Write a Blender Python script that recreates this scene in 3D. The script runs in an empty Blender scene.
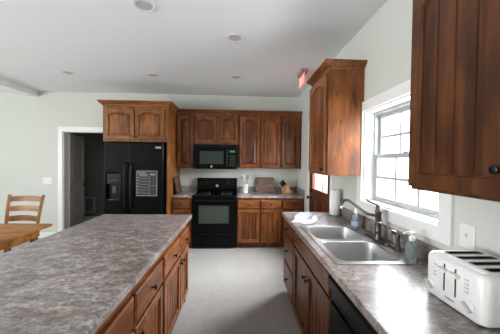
import bpy, bmesh, math, random
from mathutils import Vector, Matrix
random.seed(7)
PI = math.pi
scene = bpy.context.scene
COL = scene.collection

# ------------------------------------------------------------------ camera
CAM_H = 1.492
def make_camera():
    f, yaw, pit, rol = 257.758, .0429, .0195, .0126
    cy, sy, cp, sp, cr, sr = math.cos(yaw), math.sin(yaw), math.cos(pit), math.sin(pit), math.cos(rol), math.sin(rol)
    xp = Vector((cy, -sy, 0)); yp = Vector((sy, cy, 0)); Z = Vector((0, 0, 1))
    fw = cp * yp - sp * Z; zz = sp * yp + cp * Z
    Rr = cr * xp + sr * zz; Uu = cr * zz - sr * xp
    cd = bpy.data.cameras.new('camera'); cd.sensor_width = 36.0; cd.lens = f * 36 / 500
    cd.clip_start = 0.02
    co = bpy.data.objects.new('camera', cd); COL.objects.link(co)
    M = Matrix((Rr, Uu, -fw)).transposed().to_4x4(); M.translation = (0, 0, CAM_H)
    co.matrix_world = M
    scene.camera = co
make_camera()

# ------------------------------------------------------------------ world, light, exposure
WORLD_STRENGTH = 4.0
w = bpy.data.worlds.new('World'); scene.world = w; w.use_nodes = True
bg = w.node_tree.nodes['Background']
bg.inputs[0].default_value = (0.93, 0.97, 1.0, 1); bg.inputs[1].default_value = WORLD_STRENGTH

def area(name, loc, direction, sx, sy, power, color=(1, 1, 1), spread=180):
    ld = bpy.data.lights.new(name, 'AREA'); ld.shape = 'RECTANGLE'; ld.size = sx; ld.size_y = sy
    ld.energy = power; ld.color = color; ld.spread = math.radians(spread)
    o = bpy.data.objects.new(name, ld); COL.objects.link(o)
    o.location = loc
    o.rotation_euler = Vector(direction).to_track_quat('-Z', 'Y').to_euler()
    return o
# daylight entering by the windows of the dining side (left) and by the right wall's openings, plus two added fill lamps
area('daylight_dining', (-6.9, 1.3, 1.3), (1, .1, .5), 1.8, 1.7, 40, (.96, .98, 1))
area('fill_left_rear', (-6.9, -1.4, 1.2), (1, .1, 1.1), 1.9, 1.7, 260, (.96, .98, 1))  # unseen lamp added at left rear, tilted up to brighten the ceiling
area('daylight_window', (1.62, 2.3, 1.75), (-1, 0, 0), 1.9, 1.1, 120, (.95, .98, 1))
area('fill_right_rear', (1.62, -1.5, 1.3), (-1, .1, 1.4), 1.4, 1.1, 45, (.95, .98, 1))  # unseen lamp added behind the camera to even out the light
area('daylight_door', (1.75, 3.75, 1.95), (-1, -.12, -.5), .9, .9, 270, (.90, .95, 1))

vs = scene.view_settings
vs.view_transform = 'Standard'; vs.look = 'None'; vs.gamma = 1; vs.use_curve_mapping = False
vs.exposure = 0.52
scene.cycles.use_denoising = True
scene.cycles.max_bounces = 10
scene.cycles.diffuse_bounces = 6
scene.cycles.transparent_max_bounces = 12
scene.cycles.sample_clamp_indirect = 4
scene.cycles.caustics_reflective = False
scene.cycles.caustics_refractive = False

# ------------------------------------------------------------------ materials
def lin(c):
    c = c / 255.0
    return c / 12.92 if c <= .04045 else ((c + .055) / 1.055) ** 2.4
def rgb(r, g, b): return (lin(r), lin(g), lin(b), 1)

def base_mat(name, col, rough=.5, metal=0, spec=.5, **kw):
    m = bpy.data.materials.new(name); m.use_nodes = True
    b = m.node_tree.nodes['Principled BSDF']
    b.inputs['Base Color'].default_value = col; b.inputs['Roughness'].default_value = rough
    b.inputs['Metallic'].default_value = metal; b.inputs['Specular IOR Level'].default_value = spec
    for k, v in kw.items(): b.inputs[k.replace('_', ' ')].default_value = v
    return m, m.node_tree, b

def N(nt, t, **kw):
    n = nt.nodes.new(t)
    for k, v in kw.items(): setattr(n, k, v)
    return n

def ramp(nt, fac, stops):
    r = N(nt, 'ShaderNodeValToRGB'); e = r.color_ramp.elements
    while len(e) < len(stops): e.new(.5)
    for i, (p, c) in enumerate(stops): e[i].position = p; e[i].color = c
    nt.links.new(fac, r.inputs[0]); return r.outputs[0]

def mapped(nt, scale, rand=True):
    tc = N(nt, 'ShaderNodeTexCoord'); mp = N(nt, 'ShaderNodeMapping'); mp.inputs['Scale'].default_value = scale
    if rand:
        oi = N(nt, 'ShaderNodeObjectInfo'); ad = N(nt, 'ShaderNodeVectorMath', operation='ADD'); mu = N(nt, 'ShaderNodeMath', operation='MULTIPLY')
        mu.inputs[1].default_value = 37.0; nt.links.new(oi.outputs['Random'], mu.inputs[0])
        nt.links.new(tc.outputs['Object'], ad.inputs[0]); nt.links.new(mu.outputs[0], ad.inputs[1]); nt.links.new(ad.outputs[0], mp.inputs[0])
    else: nt.links.new(tc.outputs['Object'], mp.inputs[0])
    return mp.outputs[0], tc

def noise(nt, vec, scale, detail=4, rough=.55, dist=0):
    n = N(nt, 'ShaderNodeTexNoise'); n.inputs['Scale'].default_value = scale; n.inputs['Detail'].default_value = detail
    n.inputs['Roughness'].default_value = rough; n.inputs['Distortion'].default_value = dist
    nt.links.new(vec, n.inputs['Vector']); return n.outputs[0]

def mix(nt, a, b, fac, mode='MIX'):
    m = N(nt, 'ShaderNodeMix', data_type='RGBA', blend_type=mode)
    for s, v in ((0, fac), (6, a), (7, b)):
        if hasattr(v, 'is_output'): nt.links.new(v, m.inputs[s])
        else: m.inputs[s].default_value = v
    return m.outputs[2]

def wood(name, dark, mid, light, axis='z', plank=None, rough=.38, pw=.075):
    """stained knotty hardwood; axis = grain direction; plank = axis across glued-up boards"""
    m, nt, b = base_mat(name, mid, rough, spec=.3)
    s = {'x': (2.4, 20, 20), 'y': (20, 2.4, 20), 'z': (20, 20, 2.4)}[axis]
    v, tc = mapped(nt, s)
    g = noise(nt, v, 1.3, 6, .6, .6)
    c = ramp(nt, g, [(.15, dark), (.5, mid), (.85, light)])
    v2, _ = mapped(nt, {'x': (1, 3, 3), 'y': (3, 1, 3), 'z': (3, 3, 1)}[axis])
    blot = noise(nt, v2, 3.4, 4, .55, .4)
    c = mix(nt, c, ramp(nt, blot, [(.34, (.50, .44, .42, 1)), (.56, (1, 1, 1, 1)), (.75, (1.25, 1.2, 1.1, 1))]), .9, 'MULTIPLY')
    kn = N(nt, 'ShaderNodeTexVoronoi'); kn.inputs['Scale'].default_value = 3.2; nt.links.new(v2, kn.inputs['Vector'])
    c = mix(nt, c, ramp(nt, kn.outputs['Distance'], [(.05, (.25, .2, .2, 1)), (.14, (1, 1, 1, 1))]), .8, 'MULTIPLY')
    if plank:
        sx = N(nt, 'ShaderNodeSeparateXYZ'); nt.links.new(tc.outputs['Object'], sx.inputs[0])
        d = N(nt, 'ShaderNodeMath', operation='DIVIDE'); d.inputs[1].default_value = pw
        nt.links.new(sx.outputs['XYZ'.index(plank.upper())], d.inputs[0])
        fl = N(nt, 'ShaderNodeMath', operation='FLOOR'); nt.links.new(d.outputs[0], fl.inputs[0])
        wn = N(nt, 'ShaderNodeTexWhiteNoise', noise_dimensions='1D'); nt.links.new(fl.outputs[0], wn.inputs['W'])
        c = mix(nt, c, ramp(nt, wn.outputs['Value'], [(0, (.70, .66, .64, 1)), (1, (1.14, 1.12, 1.08, 1))]), 1, 'MULTIPLY')
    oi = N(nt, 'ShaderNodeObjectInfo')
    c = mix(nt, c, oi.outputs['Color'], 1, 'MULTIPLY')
    c = mix(nt, c, ramp(nt, oi.outputs['Random'], [(0, (.80, .78, .76, 1)), (1, (1.15, 1.15, 1.15, 1))]), 1, 'MULTIPLY')
    nt.links.new(c, b.inputs['Base Color'])
    bp = N(nt, 'ShaderNodeBump'); bp.inputs['Strength'].default_value = .08; bp.inputs['Distance'].default_value = .002
    nt.links.new(g, bp.inputs['Height']); nt.links.new(bp.outputs[0], b.inputs['Normal'])
    return m

D, Mi, L = rgb(68, 39, 20), rgb(111, 64, 32), rgb(146, 91, 46)
W = {a: wood('cabinet_wood_' + a, D, Mi, L, a) for a in 'xyz'}
WPX = wood('cabinet_plank_x', D, Mi, L, 'z', 'x')
WPY = wood('cabinet_plank_y', D, Mi, L, 'z', 'y')
OAK = {a: wood('honey_oak_' + a, rgb(118, 72, 30), rgb(150, 98, 44), rgb(172, 122, 62), a, rough=.35) for a in 'xyz'}
DARKW = wood('walnut_board', rgb(80, 58, 50), rgb(116, 90, 80), rgb(146, 120, 108), 'x', rough=.45)
STRIPEW = wood('striped_board', rgb(50, 32, 26), rgb(86, 58, 48), rgb(130, 96, 82), 'y', 'z', rough=.45, pw=.03)
BLOCKW = wood('block_wood', rgb(168, 118, 70), rgb(200, 152, 98), rgb(220, 178, 128), 'z', rough=.45)
DOORW = wood('door_wood', rgb(62, 28, 16), rgb(98, 50, 28), rgb(120, 68, 40), 'z', rough=.4)

def laminate(name, c1, c2, c3, c4, rough, stretch=(1, 1, 1)):
    m, nt, b = base_mat(name, c2, rough)
    v, tc = mapped(nt, stretch, False)
    a = noise(nt, v, 15, 9, .78, .4)
    c = ramp(nt, a, [(.30, c1), (.45, c2), (.56, c3), (.72, c4)])
    v2, _ = mapped(nt, (1, 1, 1), False)
    s = noise(nt, v2, 55, 5, .7)
    c = mix(nt, c, ramp(nt, s, [(.38, (.50, .44, .40, 1)), (.52, (1, 1, 1, 1)), (.66, (1.3, 1.3, 1.32, 1))]), .8, 'MULTIPLY')
    v3, _ = mapped(nt, (1, 2.2, 1), False)
    pt = noise(nt, v3, 9, 6, .7, .6)
    c = mix(nt, c, rgb(142, 108, 84), ramp(nt, pt, [(.52, (0, 0, 0, 1)), (.68, (.65, .65, .65, 1))]))
    big = noise(nt, v2, 5, 4, .6)
    c = mix(nt, c, ramp(nt, big, [(.35, (.82, .74, .68, 1)), (.62, (1.08, 1.08, 1.1, 1))]), .8, 'MULTIPLY')
    nt.links.new(c, b.inputs['Base Color'])
    return m
LAM = laminate('stone_laminate', rgb(70, 60, 56), rgb(124, 115, 111), rgb(158, 154, 156), rgb(204, 203, 206), .3, (.8, 1.5, 1))

def painted(name, col, rough=.6, bump=.04):
    m, nt, b = base_mat(name, col, rough, spec=.3)
    v, _ = mapped(nt, (1, 1, 1), False)
    n = noise(nt, v, 90, 3)
    bp = N(nt, 'ShaderNodeBump'); bp.inputs['Strength'].default_value = bump; bp.inputs['Distance'].default_value = .001
    nt.links.new(n, bp.inputs['Height']); nt.links.new(bp.outputs[0], b.inputs['Normal'])
    n2 = noise(nt, v, 1.2, 2)
    c = mix(nt, col, tuple(x * .96 for x in col[:3]) + (1,), n2)
    nt.links.new(c, b.inputs['Base Color'])
    return m
WALL = painted('wall_paint', rgb(202, 204, 197))
CEIL = painted('ceiling_paint', rgb(238, 241, 244), .7)
TRIM = painted('trim_paint', rgb(232, 232, 230), .35, .01)
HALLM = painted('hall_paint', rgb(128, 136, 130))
LEAF = painted('door_paint', rgb(200, 202, 200), .4, .01)
PLATE = painted('plate_plastic', rgb(226, 226, 222), .35, 0)

def floor_mat():
    m, nt, b = base_mat('floor_vinyl', rgb(154, 151, 147), .34, spec=.4)
    v, _ = mapped(nt, (1, 1, 1), False)
    br = N(nt, 'ShaderNodeTexBrick'); br.offset = 0; br.inputs['Scale'].default_value = 1
    br.inputs['Mortar Size'].default_value = .003; br.inputs['Brick Width'].default_value = .305; br.inputs['Row Height'].default_value = .305
    br.inputs['Color1'].default_value = rgb(156, 153, 149); br.inputs['Color2'].default_value = rgb(161, 158, 154); br.inputs['Mortar'].default_value = rgb(145, 141, 137)
    nt.links.new(v, br.inputs['Vector'])
    n = noise(nt, v, 14, 6, .65)
    c = mix(nt, br.outputs['Color'], ramp(nt, n, [(.3, (.9, .89, .88, 1)), (.7, (1.03, 1.03, 1.03, 1))]), 1, 'MULTIPLY')
    nt.links.new(c, b.inputs['Base Color']); return m
FLOOR = floor_mat()

def plain(name, col, rough=.5, metal=0, spec=.5, var=.06, **kw):
    m, nt, b = base_mat(name, col, rough, metal, spec, **kw)
    v, _ = mapped(nt, (1, 1, 1), False)
    n = noise(nt, v, 30, 3)
    c = mix(nt, col, tuple(x * (1 - var) for x in col[:3]) + (1,), n)
    nt.links.new(c, b.inputs['Base Color']); return m
BLACK = plain('appliance_black', rgb(9, 10, 11), .22, spec=.07)
BLACK2 = plain('satin_black', rgb(13, 14, 15), .34, spec=.12)
BGLASS = plain('black_glass', rgb(9, 10, 11), .08, spec=.25)
OVENG = plain('oven_glass', rgb(58, 66, 58), .1, spec=.35)
MWG = plain('microwave_glass', rgb(46, 52, 50), .2, spec=.2)
KNOB = plain('black_iron', rgb(24, 22, 22), .35, .5)
BRONZE = plain('dark_bronze', rgb(92, 88, 86), .34, .85)
STEEL = None
def steel():
    m, nt, b = base_mat('brushed_steel', rgb(196, 196, 196), .3, 1)
    v, _ = mapped(nt, (3, 90, 90), False)
    n = noise(nt, v, 2, 4)
    r = N(nt, 'ShaderNodeMapRange'); r.inputs[3].default_value = .24; r.inputs[4].default_value = .40
    nt.links.new(n, r.inputs[0]); nt.links.new(r.outputs[0], b.inputs['Roughness'])
    return m
STEEL = steel()
CHROME = plain('chrome', rgb(210, 210, 210), .18, 1)
WHITEP = plain('white_plastic', rgb(228, 228, 226), .28)
CERAM = plain('white_ceramic', rgb(228, 228, 224), .25)
PAPER = plain('paper', rgb(236, 236, 232), .9)
GREYP = plain('grey_plastic', rgb(130, 130, 132), .45)
DARKP = plain('slot_dark', rgb(30, 30, 32), .5)
BADGE = plain('badge_silver', rgb(150, 152, 154), .35, .3)
PALEP = plain('pale_plastic', rgb(186, 188, 190), .4)
DIMP = plain('dim_grey', rgb(44, 46, 48), .5)
INK = plain('print_white', rgb(118, 120, 120), .6)
CHART = plain('chart_black', rgb(18, 19, 20), .4)
LENS = plain('lamp_lens', rgb(196, 190, 196), .5)
VINYL = plain('window_vinyl', rgb(168, 171, 174), .35)

def glassmat(name, tint=(1, 1, 1, 1), refl=.08, rough=.02):
    m = bpy.data.materials.new(name); m.use_nodes = True; nt = m.node_tree
    for n in list(nt.nodes): nt.nodes.remove(n)
    o = N(nt, 'ShaderNodeOutputMaterial'); t = N(nt, 'ShaderNodeBsdfTransparent'); g = N(nt, 'ShaderNodeBsdfGlossy'); x = N(nt, 'ShaderNodeMixShader')
    t.inputs[0].default_value = tint; g.inputs['Roughness'].default_value = rough
    lw = N(nt, 'ShaderNodeLayerWeight'); lw.inputs[0].default_value = .5
    p5 = N(nt, 'ShaderNodeMath', operation='POWER'); p5.inputs[1].default_value = 5.0; nt.links.new(lw.outputs['Facing'], p5.inputs[0])
    ma = N(nt, 'ShaderNodeMath', operation='MULTIPLY_ADD'); ma.inputs[1].default_value = .92; ma.inputs[2].default_value = .04; nt.links.new(p5.outputs[0], ma.inputs[0])
    nt.links.new(ma.outputs[0], x.inputs[0]); nt.links.new(t.outputs[0], x.inputs[1]); nt.links.new(g.outputs[0], x.inputs[2]); nt.links.new(x.outputs[0], o.inputs[0])
    return m
GLASS = glassmat('window_glass')
SOAPG = plain('soap_green_plastic', rgb(196, 214, 210), .1, Transmission_Weight=.75, IOR=1.33)
SOAPB = plain('soap_blue_plastic', rgb(222, 228, 238), .12, Transmission_Weight=.7, IOR=1.4)
CLEARP = plain('clear_plastic', rgb(216, 222, 226), .15, Transmission_Weight=.4, IOR=1.4)

def emis(name, col, s):
    m, nt, b = base_mat(name, col, .4)
    b.inputs['Emission Color'].default_value = col; b.inputs['Emission Strength'].default_value = s
    v, _ = mapped(nt, (1, 1, 1), False); n = noise(nt, v, 12, 2)
    c = mix(nt, col, tuple(x * .85 for x in col[:3]) + (1,), n); nt.links.new(c, b.inputs['Emission Color'])
    return m
EXITR = emis('sign_red', rgb(238, 92, 92), .6)
EXITW = emis('sign_letter', rgb(240, 190, 186), .7)
GREENLED = emis('clock_led', rgb(60, 100, 96), .08)

def towelmat():
    m, nt, b = base_mat('towel_cloth', rgb(220, 224, 228), .9)
    v, _ = mapped(nt, (1, 1, 1), False)
    n = noise(nt, v, 24, 4, .6, 1.2)
    c = ramp(nt, n, [(.40, rgb(236, 238, 240)), (.56, rgb(222, 226, 232)), (.64, rgb(168, 184, 204))])
    nt.links.new(c, b.inputs['Base Color']); return m
TOWEL = towelmat()
GRASS = plain('grass_green', rgb(196, 198, 190), .9)
LEAVES = plain('tree_leaves', rgb(120, 128, 112), .9)
BARK = plain('tree_bark', rgb(110, 100, 92), .9)

# ------------------------------------------------------------------ helpers
def setp(o, label=None, cat=None, group=None, kind=None):
    for k, v in (('label', label), ('category', cat), ('group', group), ('kind', kind)):
        if v: o[k] = v
    return o

def thing(name, label, cat, loc, rot=0, group=None):
    o = bpy.data.objects.new(name, None); COL.objects.link(o); o.empty_display_size = .1
    o.location = loc; o.rotation_euler = (0, 0, rot)
    return setp(o, label, cat, group)

def root_loc(p):
    v = Vector((0, 0, 0))
    while p is not None: v += p.location; p = p.parent
    return v

def obj(name, bm, mat, parent=None, smooth=False, local=False, label=None, at=None):
    """one mesh object from a bmesh in world coordinates (or in the parent's own frame when local)"""
    bmesh.ops.recalc_face_normals(bm, faces=bm.faces[:])
    if not local:
        off = root_loc(parent) if parent is not None else Vector((0, 0, 0))
        if at is not None: off = Vector(at)
        bmesh.ops.translate(bm, verts=bm.verts[:], vec=-off)
    me = bpy.data.meshes.new(name); bm.to_mesh(me); bm.free()
    mats = mat if isinstance(mat, (list, tuple)) else [mat]
    for x in mats: me.materials.append(x)
    if smooth:
        for p in me.polygons: p.use_smooth = True
        try: me.set_sharp_from_angle(angle=math.radians(38))
        except Exception: pass
    o = bpy.data.objects.new(name, me); COL.objects.link(o)
    if parent is not None: o.parent = parent
    elif at is not None: o.location = at
    if label: o['label'] = label
    return o

def struct(name, bm, mat, parent=None, **kw):
    o = obj(name, bm, mat, parent, **kw)
    if parent is None: o['kind'] = 'structure'
    return o

def box(bm, x0, x1, y0, y1, z0, z1, bev=0, seg=2):
    x0, x1 = min(x0, x1), max(x0, x1); y0, y1 = min(y0, y1), max(y0, y1); z0, z1 = min(z0, z1), max(z0, z1)
    v = [bm.verts.new(p) for p in ((x0, y0, z0), (x1, y0, z0), (x1, y1, z0), (x0, y1, z0), (x0, y0, z1), (x1, y0, z1), (x1, y1, z1), (x0, y1, z1))]
    fs = [bm.faces.new([v[i] for i in q]) for q in ((0, 3, 2, 1), (4, 5, 6, 7), (0, 1, 5, 4), (1, 2, 6, 5), (2, 3, 7, 6), (3, 0, 4, 7))]
    if bev:
        es = list({e for f in fs for e in f.edges})
        bmesh.ops.bevel(bm, geom=es, offset=bev, segments=seg, affect='EDGES', profile=.5)
    return bm
def B(*a, **k): return box(bmesh.new(), *a, **k)

def loft(bm, loops, cap0=False, cap1=False, closed=False):
    """loops: equal-length lists of points, each a closed ring"""
    R = [[bm.verts.new(p) for p in lp] for lp in loops]
    n = len(R[0]); m = len(R)
    for i in range(m if closed else m - 1):
        a, b = R[i], R[(i + 1) % m]
        for j in range(n):
            k = (j + 1) % n
            bm.faces.new((a[j], a[k], b[k], b[j]))
    if cap0: bm.faces.new(R[0])
    if cap1: bm.faces.new(R[-1])
    return bm

def lathe(bm, prof, org, axis=(0, 0, 1), seg=20, cap0=True, cap1=True):
    """prof: list of (radius, height along axis)"""
    ax = Vector(axis).normalized(); t = Vector((1, 0, 0)) if abs(ax.x) < .8 else Vector((0, 1, 0))
    u = ax.cross(t).normalized(); v = ax.cross(u); o = Vector(org)
    loops = [[o + ax * h + (u * math.cos(2 * PI * k / seg) + v * math.sin(2 * PI * k / seg)) * max(r, 1e-5) for k in range(seg)] for r, h in prof]
    return loft(bm, loops, cap0, cap1)
def LA(*a, **k): return lathe(bmesh.new(), *a, **k)

def catmull(pts, n=8):
    P = [Vector(p) for p in pts]; out = []
    for i in range(len(P) - 1):
        p0, p1, p2, p3 = P[max(i - 1, 0)], P[i], P[i + 1], P[min(i + 2, len(P) - 1)]
        for k in range(n):
            t = k / n
            out.append(.5 * ((2 * p1) + (-p0 + p2) * t + (2 * p0 - 5 * p1 + 4 * p2 - p3) * t * t + (-p0 + 3 * p1 - 3 * p2 + p3) * t ** 3))
    out.append(P[-1]); return out

def tube(bm, pts, rad, seg=10, smooth=8, flat=1.0):
    P = catmull(pts, smooth) if smooth else [Vector(p) for p in pts]
    loops = []; ref = Vector((0, 0, 1))
    n = len(P)
    for i, p in enumerate(P):
        d = (P[min(i + 1, n - 1)] - P[max(i - 1, 0)]).normalized()
        r_ = ref if abs(d.dot(ref)) < .95 else Vector((1, 0, 0))
        u = d.cross(r_).normalized(); v = d.cross(u)
        r = rad(i / (n - 1)) if callable(rad) else rad
        loops.append([p + u * math.cos(2 * PI * k / seg) * r + v * math.sin(2 * PI * k / seg) * r * flat for k in range(seg)])
    return loft(bm, loops, True, True)
def TU(*a, **k): return tube(bmesh.new(), *a, **k)

def prism(bm, poly, M, a0, a1):
    """poly: 2-D points; M(p, q, a) -> world; extruded along a"""
    return loft(bm, [[M(p, q, a0) for p, q in poly], [M(p, q, a1) for p, q in poly]], True, True)
def PR(*a, **k): return prism(bmesh.new(), *a, **k)

def plate(outer, holes, M, a0, a1, bm=None):
    """flat plate with holes: loops of 2-D points, thickness a0..a1"""
    bm = bm or bmesh.new()
    for a in (a0, a1):
        es = []
        for lp in [outer] + holes:
            vs_ = [bm.verts.new(M(p, q, a)) for p, q in lp]
            es += [bm.edges.new((vs_[i], vs_[(i + 1) % len(vs_)])) for i in range(len(vs_))]
        bmesh.ops.triangle_fill(bm, edges=es, use_beauty=True, use_dissolve=False)
    for lp in [outer] + holes:
        for i in range(len(lp)):
            (p, q), (r, s) = lp[i], lp[(i + 1) % len(lp)]
            bm.faces.new([bm.verts.new(v) for v in (M(p, q, a0), M(r, s, a0), M(r, s, a1), M(p, q, a1))])
    bmesh.ops.remove_doubles(bm, verts=bm.verts[:], dist=1e-5)
    return bm
def rect(a, b, c, d): return [(a, c), (b, c), (b, d), (a, d)]
def rrect(a, b, c, d, r, n=5):
    out = []
    for cx, cy, t0 in ((b - r, c + r, -PI / 2), (b - r, d - r, 0), (a + r, d - r, PI / 2), (a + r, c + r, PI)):
        for k in range(n + 1):
            t = t0 + PI / 2 * k / n; out.append((cx + r * math.cos(t), cy + r * math.sin(t)))
    return out
XY = lambda p, q, a: Vector((p, q, a))
XZ = lambda p, q, a: Vector((p, a, q))
YZ = lambda p, q, a: Vector((a, p, q))

# frames for cabinet fronts: F(u, n, z) with n out of the front
def front_back(y): return lambda u, n, z: Vector((u, y - n, z))          # faces the camera
def front_right(x): return lambda u, n, z: Vector((x - n, u, z))         # right run, faces -x
def front_left(x): return lambda u, n, z: Vector((x + n, u, z))          # island, faces +x

def fbox(bm, F, u0, u1, n0, n1, z0, z1, bev=0, seg=2):
    a, b = F(u0, n0, z0), F(u1, n1, z1)
    return box(bm, a.x, b.x, a.y, b.y, a.z, b.z, bev, seg)

def frame_ring(F, u0, u1, z0, z1, st, arch=0, t=.02):
    """door frame (stiles and rails) as one ring; arch raises the middle of the top rail's lower edge"""
    inn = [(u0 + st, z0 + st), (u1 - st, z0 + st)]
    zt = z1 - st
    if arch:
        zs = zt - arch; k = 10; iu0, iu1 = u0 + st, u1 - st; sh = (iu1 - iu0) * .10
        inn.append((iu1, zs))
        for i in range(k + 1):
            f = i / k; u = iu1 - sh - (iu1 - iu0 - 2 * sh) * f
            inn.append((u, zs + arch * (.25 + .75 * math.sin(PI * f) ** .8)))
        inn.append((iu0, zs))
    else: inn += [(u1 - st, zt), (u0 + st, zt)]
    n = len(inn); out = []
    for i, (u, z) in enumerate(inn):
        if i == 0: out.append((u0, z0))
        elif i == 1: out.append((u1, z0))
        elif i == 2: out.append((u1, z1))
        elif i == n - 1: out.append((u0, z1))
        else: out.append((u, z1))
    cu, cz = (u0 + u1) / 2, (z0 + z1) / 2
    def off(lp, d):   # grow (+) away from centre
        r = []
        for i, (u, z) in enumerate(lp):
            su = 0 if 2 < i < n - 1 and arch else (1 if u > cu else -1)
            r.append((u + su * d, z + (1 if z > cz else -1) * d))
        return r
    L_ = [[F(u, 0, z) for u, z in out], [F(u, t - .003, z) for u, z in out], [F(u, t, z) for u, z in off(out, -.003)],
          [F(u, t, z) for u, z in off(inn, .007)], [F(u, t - .010, z) for u, z in off(inn, .001)], [F(u, 0, z) for u, z in inn]]
    return loft(bmesh.new(), L_, closed=True)

def plank_panel(F, u0, u1, z0, z1, nb, n0=.001, n1=.012, groove=.010, gw=.005):
    """panel of upright boards with V grooves, as one solid"""
    k = max(2, round((u1 - u0) / nb)); wd = (u1 - u0) / k
    top = [(u0, n1)]
    for i in range(1, k):
        c = u0 + wd * i; top += [(c - gw, n1), (c, n1 - groove), (c + gw, n1)]
    top.append((u1, n1))
    poly = top + [(u1, n0), (u0, n0)]
    return loft(bmesh.new(), [[F(u, n, z0) for u, n in poly], [F(u, n, z1) for u, n in poly]], True, True)

def raised_panel(F, u0, u1, z0, z1):
    lp = lambda i, n: [F(u, n, z) for u, z in ((u0 + i, z0 + i), (u1 - i, z0 + i), (u1 - i, z1 - i), (u0 + i, z1 - i))]
    return loft(bmesh.new(), [lp(0, .001), lp(0, .006), lp(.012, .006), lp(.045, .017), lp(.048, .019)], True, True)

def knob_bm(F, u, z, n=.0275):
    o = F(u, n, z); ax = F(u, n + 1, z) - o
    return LA([(.009, 0), (.009, .003), (.0055, .006), (.0055, .014), (.012, .018), (.0155, .023), (.0145, .028), (.008, .031)], o, ax, 14)

def door(name, F, u0, u1, z0, z1, parent, wm, pm, knob=None, arch=0, st=.058, nb=.075, t=.027, raised=False):
    d = obj(name, frame_ring(F, u0, u1, z0, z1, st, arch, t), wm, parent)
    if raised: obj('panel', raised_panel(F, u0 + st - .006, u1 - st + .006, z0 + st - .006, z1 - st + .006), pm, d)
    else: obj('panel', plank_panel(F, u0 + st - .006, u1 - st + .006, z0 + st - .006, z1 - st + .006, nb), pm, d)
    if knob: obj('knob', knob_bm(F, *knob), KNOB, d, smooth=True)
    return d

def drawer(F, u0, u1, z0, z1, parent, wm, knob=True, t=.027):
    lp = lambda i, n: [F(u, n, z) for u, z in ((u0 + i, z0 + i), (u1 - i, z0 + i), (u1 - i, z1 - i), (u0 + i, z1 - i))]
    bm = loft(bmesh.new(), [lp(0, 0), lp(0, t - .006), lp(.004, t - .005), lp(.012, t)], True, True)
    d = obj('drawer', bm, wm, parent)
    if knob: obj('knob', knob_bm(F, (u0 + u1) / 2, (z0 + z1) / 2), KNOB, d, smooth=True)
    return d

def base_body(F, u0, u1, depth, ztop=.873, toe=.10, toed=.07, hole=None):
    """base cabinet box with a toe-kick notch, front at n=0; an open top well when it has to take a sink"""
    poly = [(0, toe), (0, ztop), (-depth, ztop), (-depth, 0), (-toed, 0), (-toed, toe)]
    if hole: poly = [(0, toe), (0, ztop), (-.02, ztop), (-.02, hole), (-depth, hole), (-depth, 0), (-toed, 0), (-toed, toe)]
    return loft(bmesh.new(), [[F(u0, n, z) for n, z in poly], [F(u1, n, z) for n, z in poly]], True, True)

CROWN = [(0, 0), (.012, .004), (.014, .016), (.03, .028), (.046, .046), (.05, .052), (.05, .062), (0, .062)]
def crown(path, outs, z, s=1.0):
    """crown profile swept along a path of corner points; outs: outward 2-D offset per point for 1 unit"""
    loops = []
    for (x, y), (ox, oy) in zip(path, outs):
        loops.append([Vector((x + ox * p * s, y + oy * p * s, z + q * s)) for p, q in CROWN])
    return loft(bmesh.new(), loops, True, True)

# ------------------------------------------------------------------ the room
XR, YW, ZC = 1.1435, 5.023, 2.766
XL, YF = -6.6, -2.7
struct('floor', B(XL - .3, XR + .5, YF - .3, 7.2, -.1, 0), FLOOR)
struct('ceiling', B(-3.78, XR + .2, YF - .2, YW + .2, ZC, ZC + .12), CEIL)
# dining side: lower, slightly sloped ceiling beyond a beam line
struct('trim_1', PR([(-3.78, 2.66), (-3.78, ZC + .12), (XL - .2, 3.30), (XL - .2, 3.03)], XZ, YF - .2, YW + .2), CEIL)
# back wall with door opening
DX0, DX1, DZ = -3.325, -2.47, 2.03
struct('wall_back', plate([(XL - .2, 0), (DX0, 0), (DX0, DZ), (DX1, DZ), (DX1, 0), (XR + .25, 0), (XR + .25, ZC + .1), (-3.78, ZC + .1), (XL - .2, 3.1)], [], XZ, YW, YW + .115), WALL)
# right wall with window and outside door openings
WY0, WY1, WZ0, WZ1 = 1.40, 2.32, 1.145, 1.965
EY0, EY1, EZ = 3.14, 4.11, 2.06
struct('wall_right', plate([(YF, 0), (EY0, 0), (EY0, EZ), (EY1, EZ), (EY1, 0), (YW, 0), (YW, ZC), (YF, ZC)], [rect(WY0, WY1, WZ0, WZ1), rect(-2.2, -.8, 1.0, 2.1)], YZ, XR, XR + .16), WALL)  # rear opening is unseen, added for the right fill lamp
# left and front walls (outside the frame) with a window opening and an added lamp opening on the left
struct('wall_left', plate(rect(YF, YW, 0, 3.05), [rect(.4, 2.2, .7, 2.35), rect(-2.4, -.4, .7, 2.35)], YZ, XL - .16, XL), WALL)  # rearward opening is added for the left fill lamp
struct('wall_front', plate([(XL, 0), (XR, 0), (XR, ZC), (-3.78, ZC), (XL, 3.04)], [], XZ, YF - .16, YF), WALL)
# little hall behind the open door
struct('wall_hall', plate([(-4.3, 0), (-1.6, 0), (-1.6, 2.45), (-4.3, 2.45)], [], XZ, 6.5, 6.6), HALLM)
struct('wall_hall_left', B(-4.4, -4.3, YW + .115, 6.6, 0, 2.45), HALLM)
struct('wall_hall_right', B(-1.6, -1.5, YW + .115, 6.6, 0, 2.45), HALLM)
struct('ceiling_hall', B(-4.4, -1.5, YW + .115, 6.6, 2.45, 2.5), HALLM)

# baseboards
def baseboard(name, bm): struct(name, bm, TRIM)
baseboard('baseboard_back', B(XL, DX0 - .095, YW - .014, YW - .001, 0, .11, bev=.004))
baseboard('baseboard_hall', B(-4.3, -1.6, 6.487, 6.499, 0, .1, bev=.004))
baseboard('baseboard_right', B(XR - .014, XR - .001, EY1 + .1, 4.37, 0, .11, bev=.004))

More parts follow.
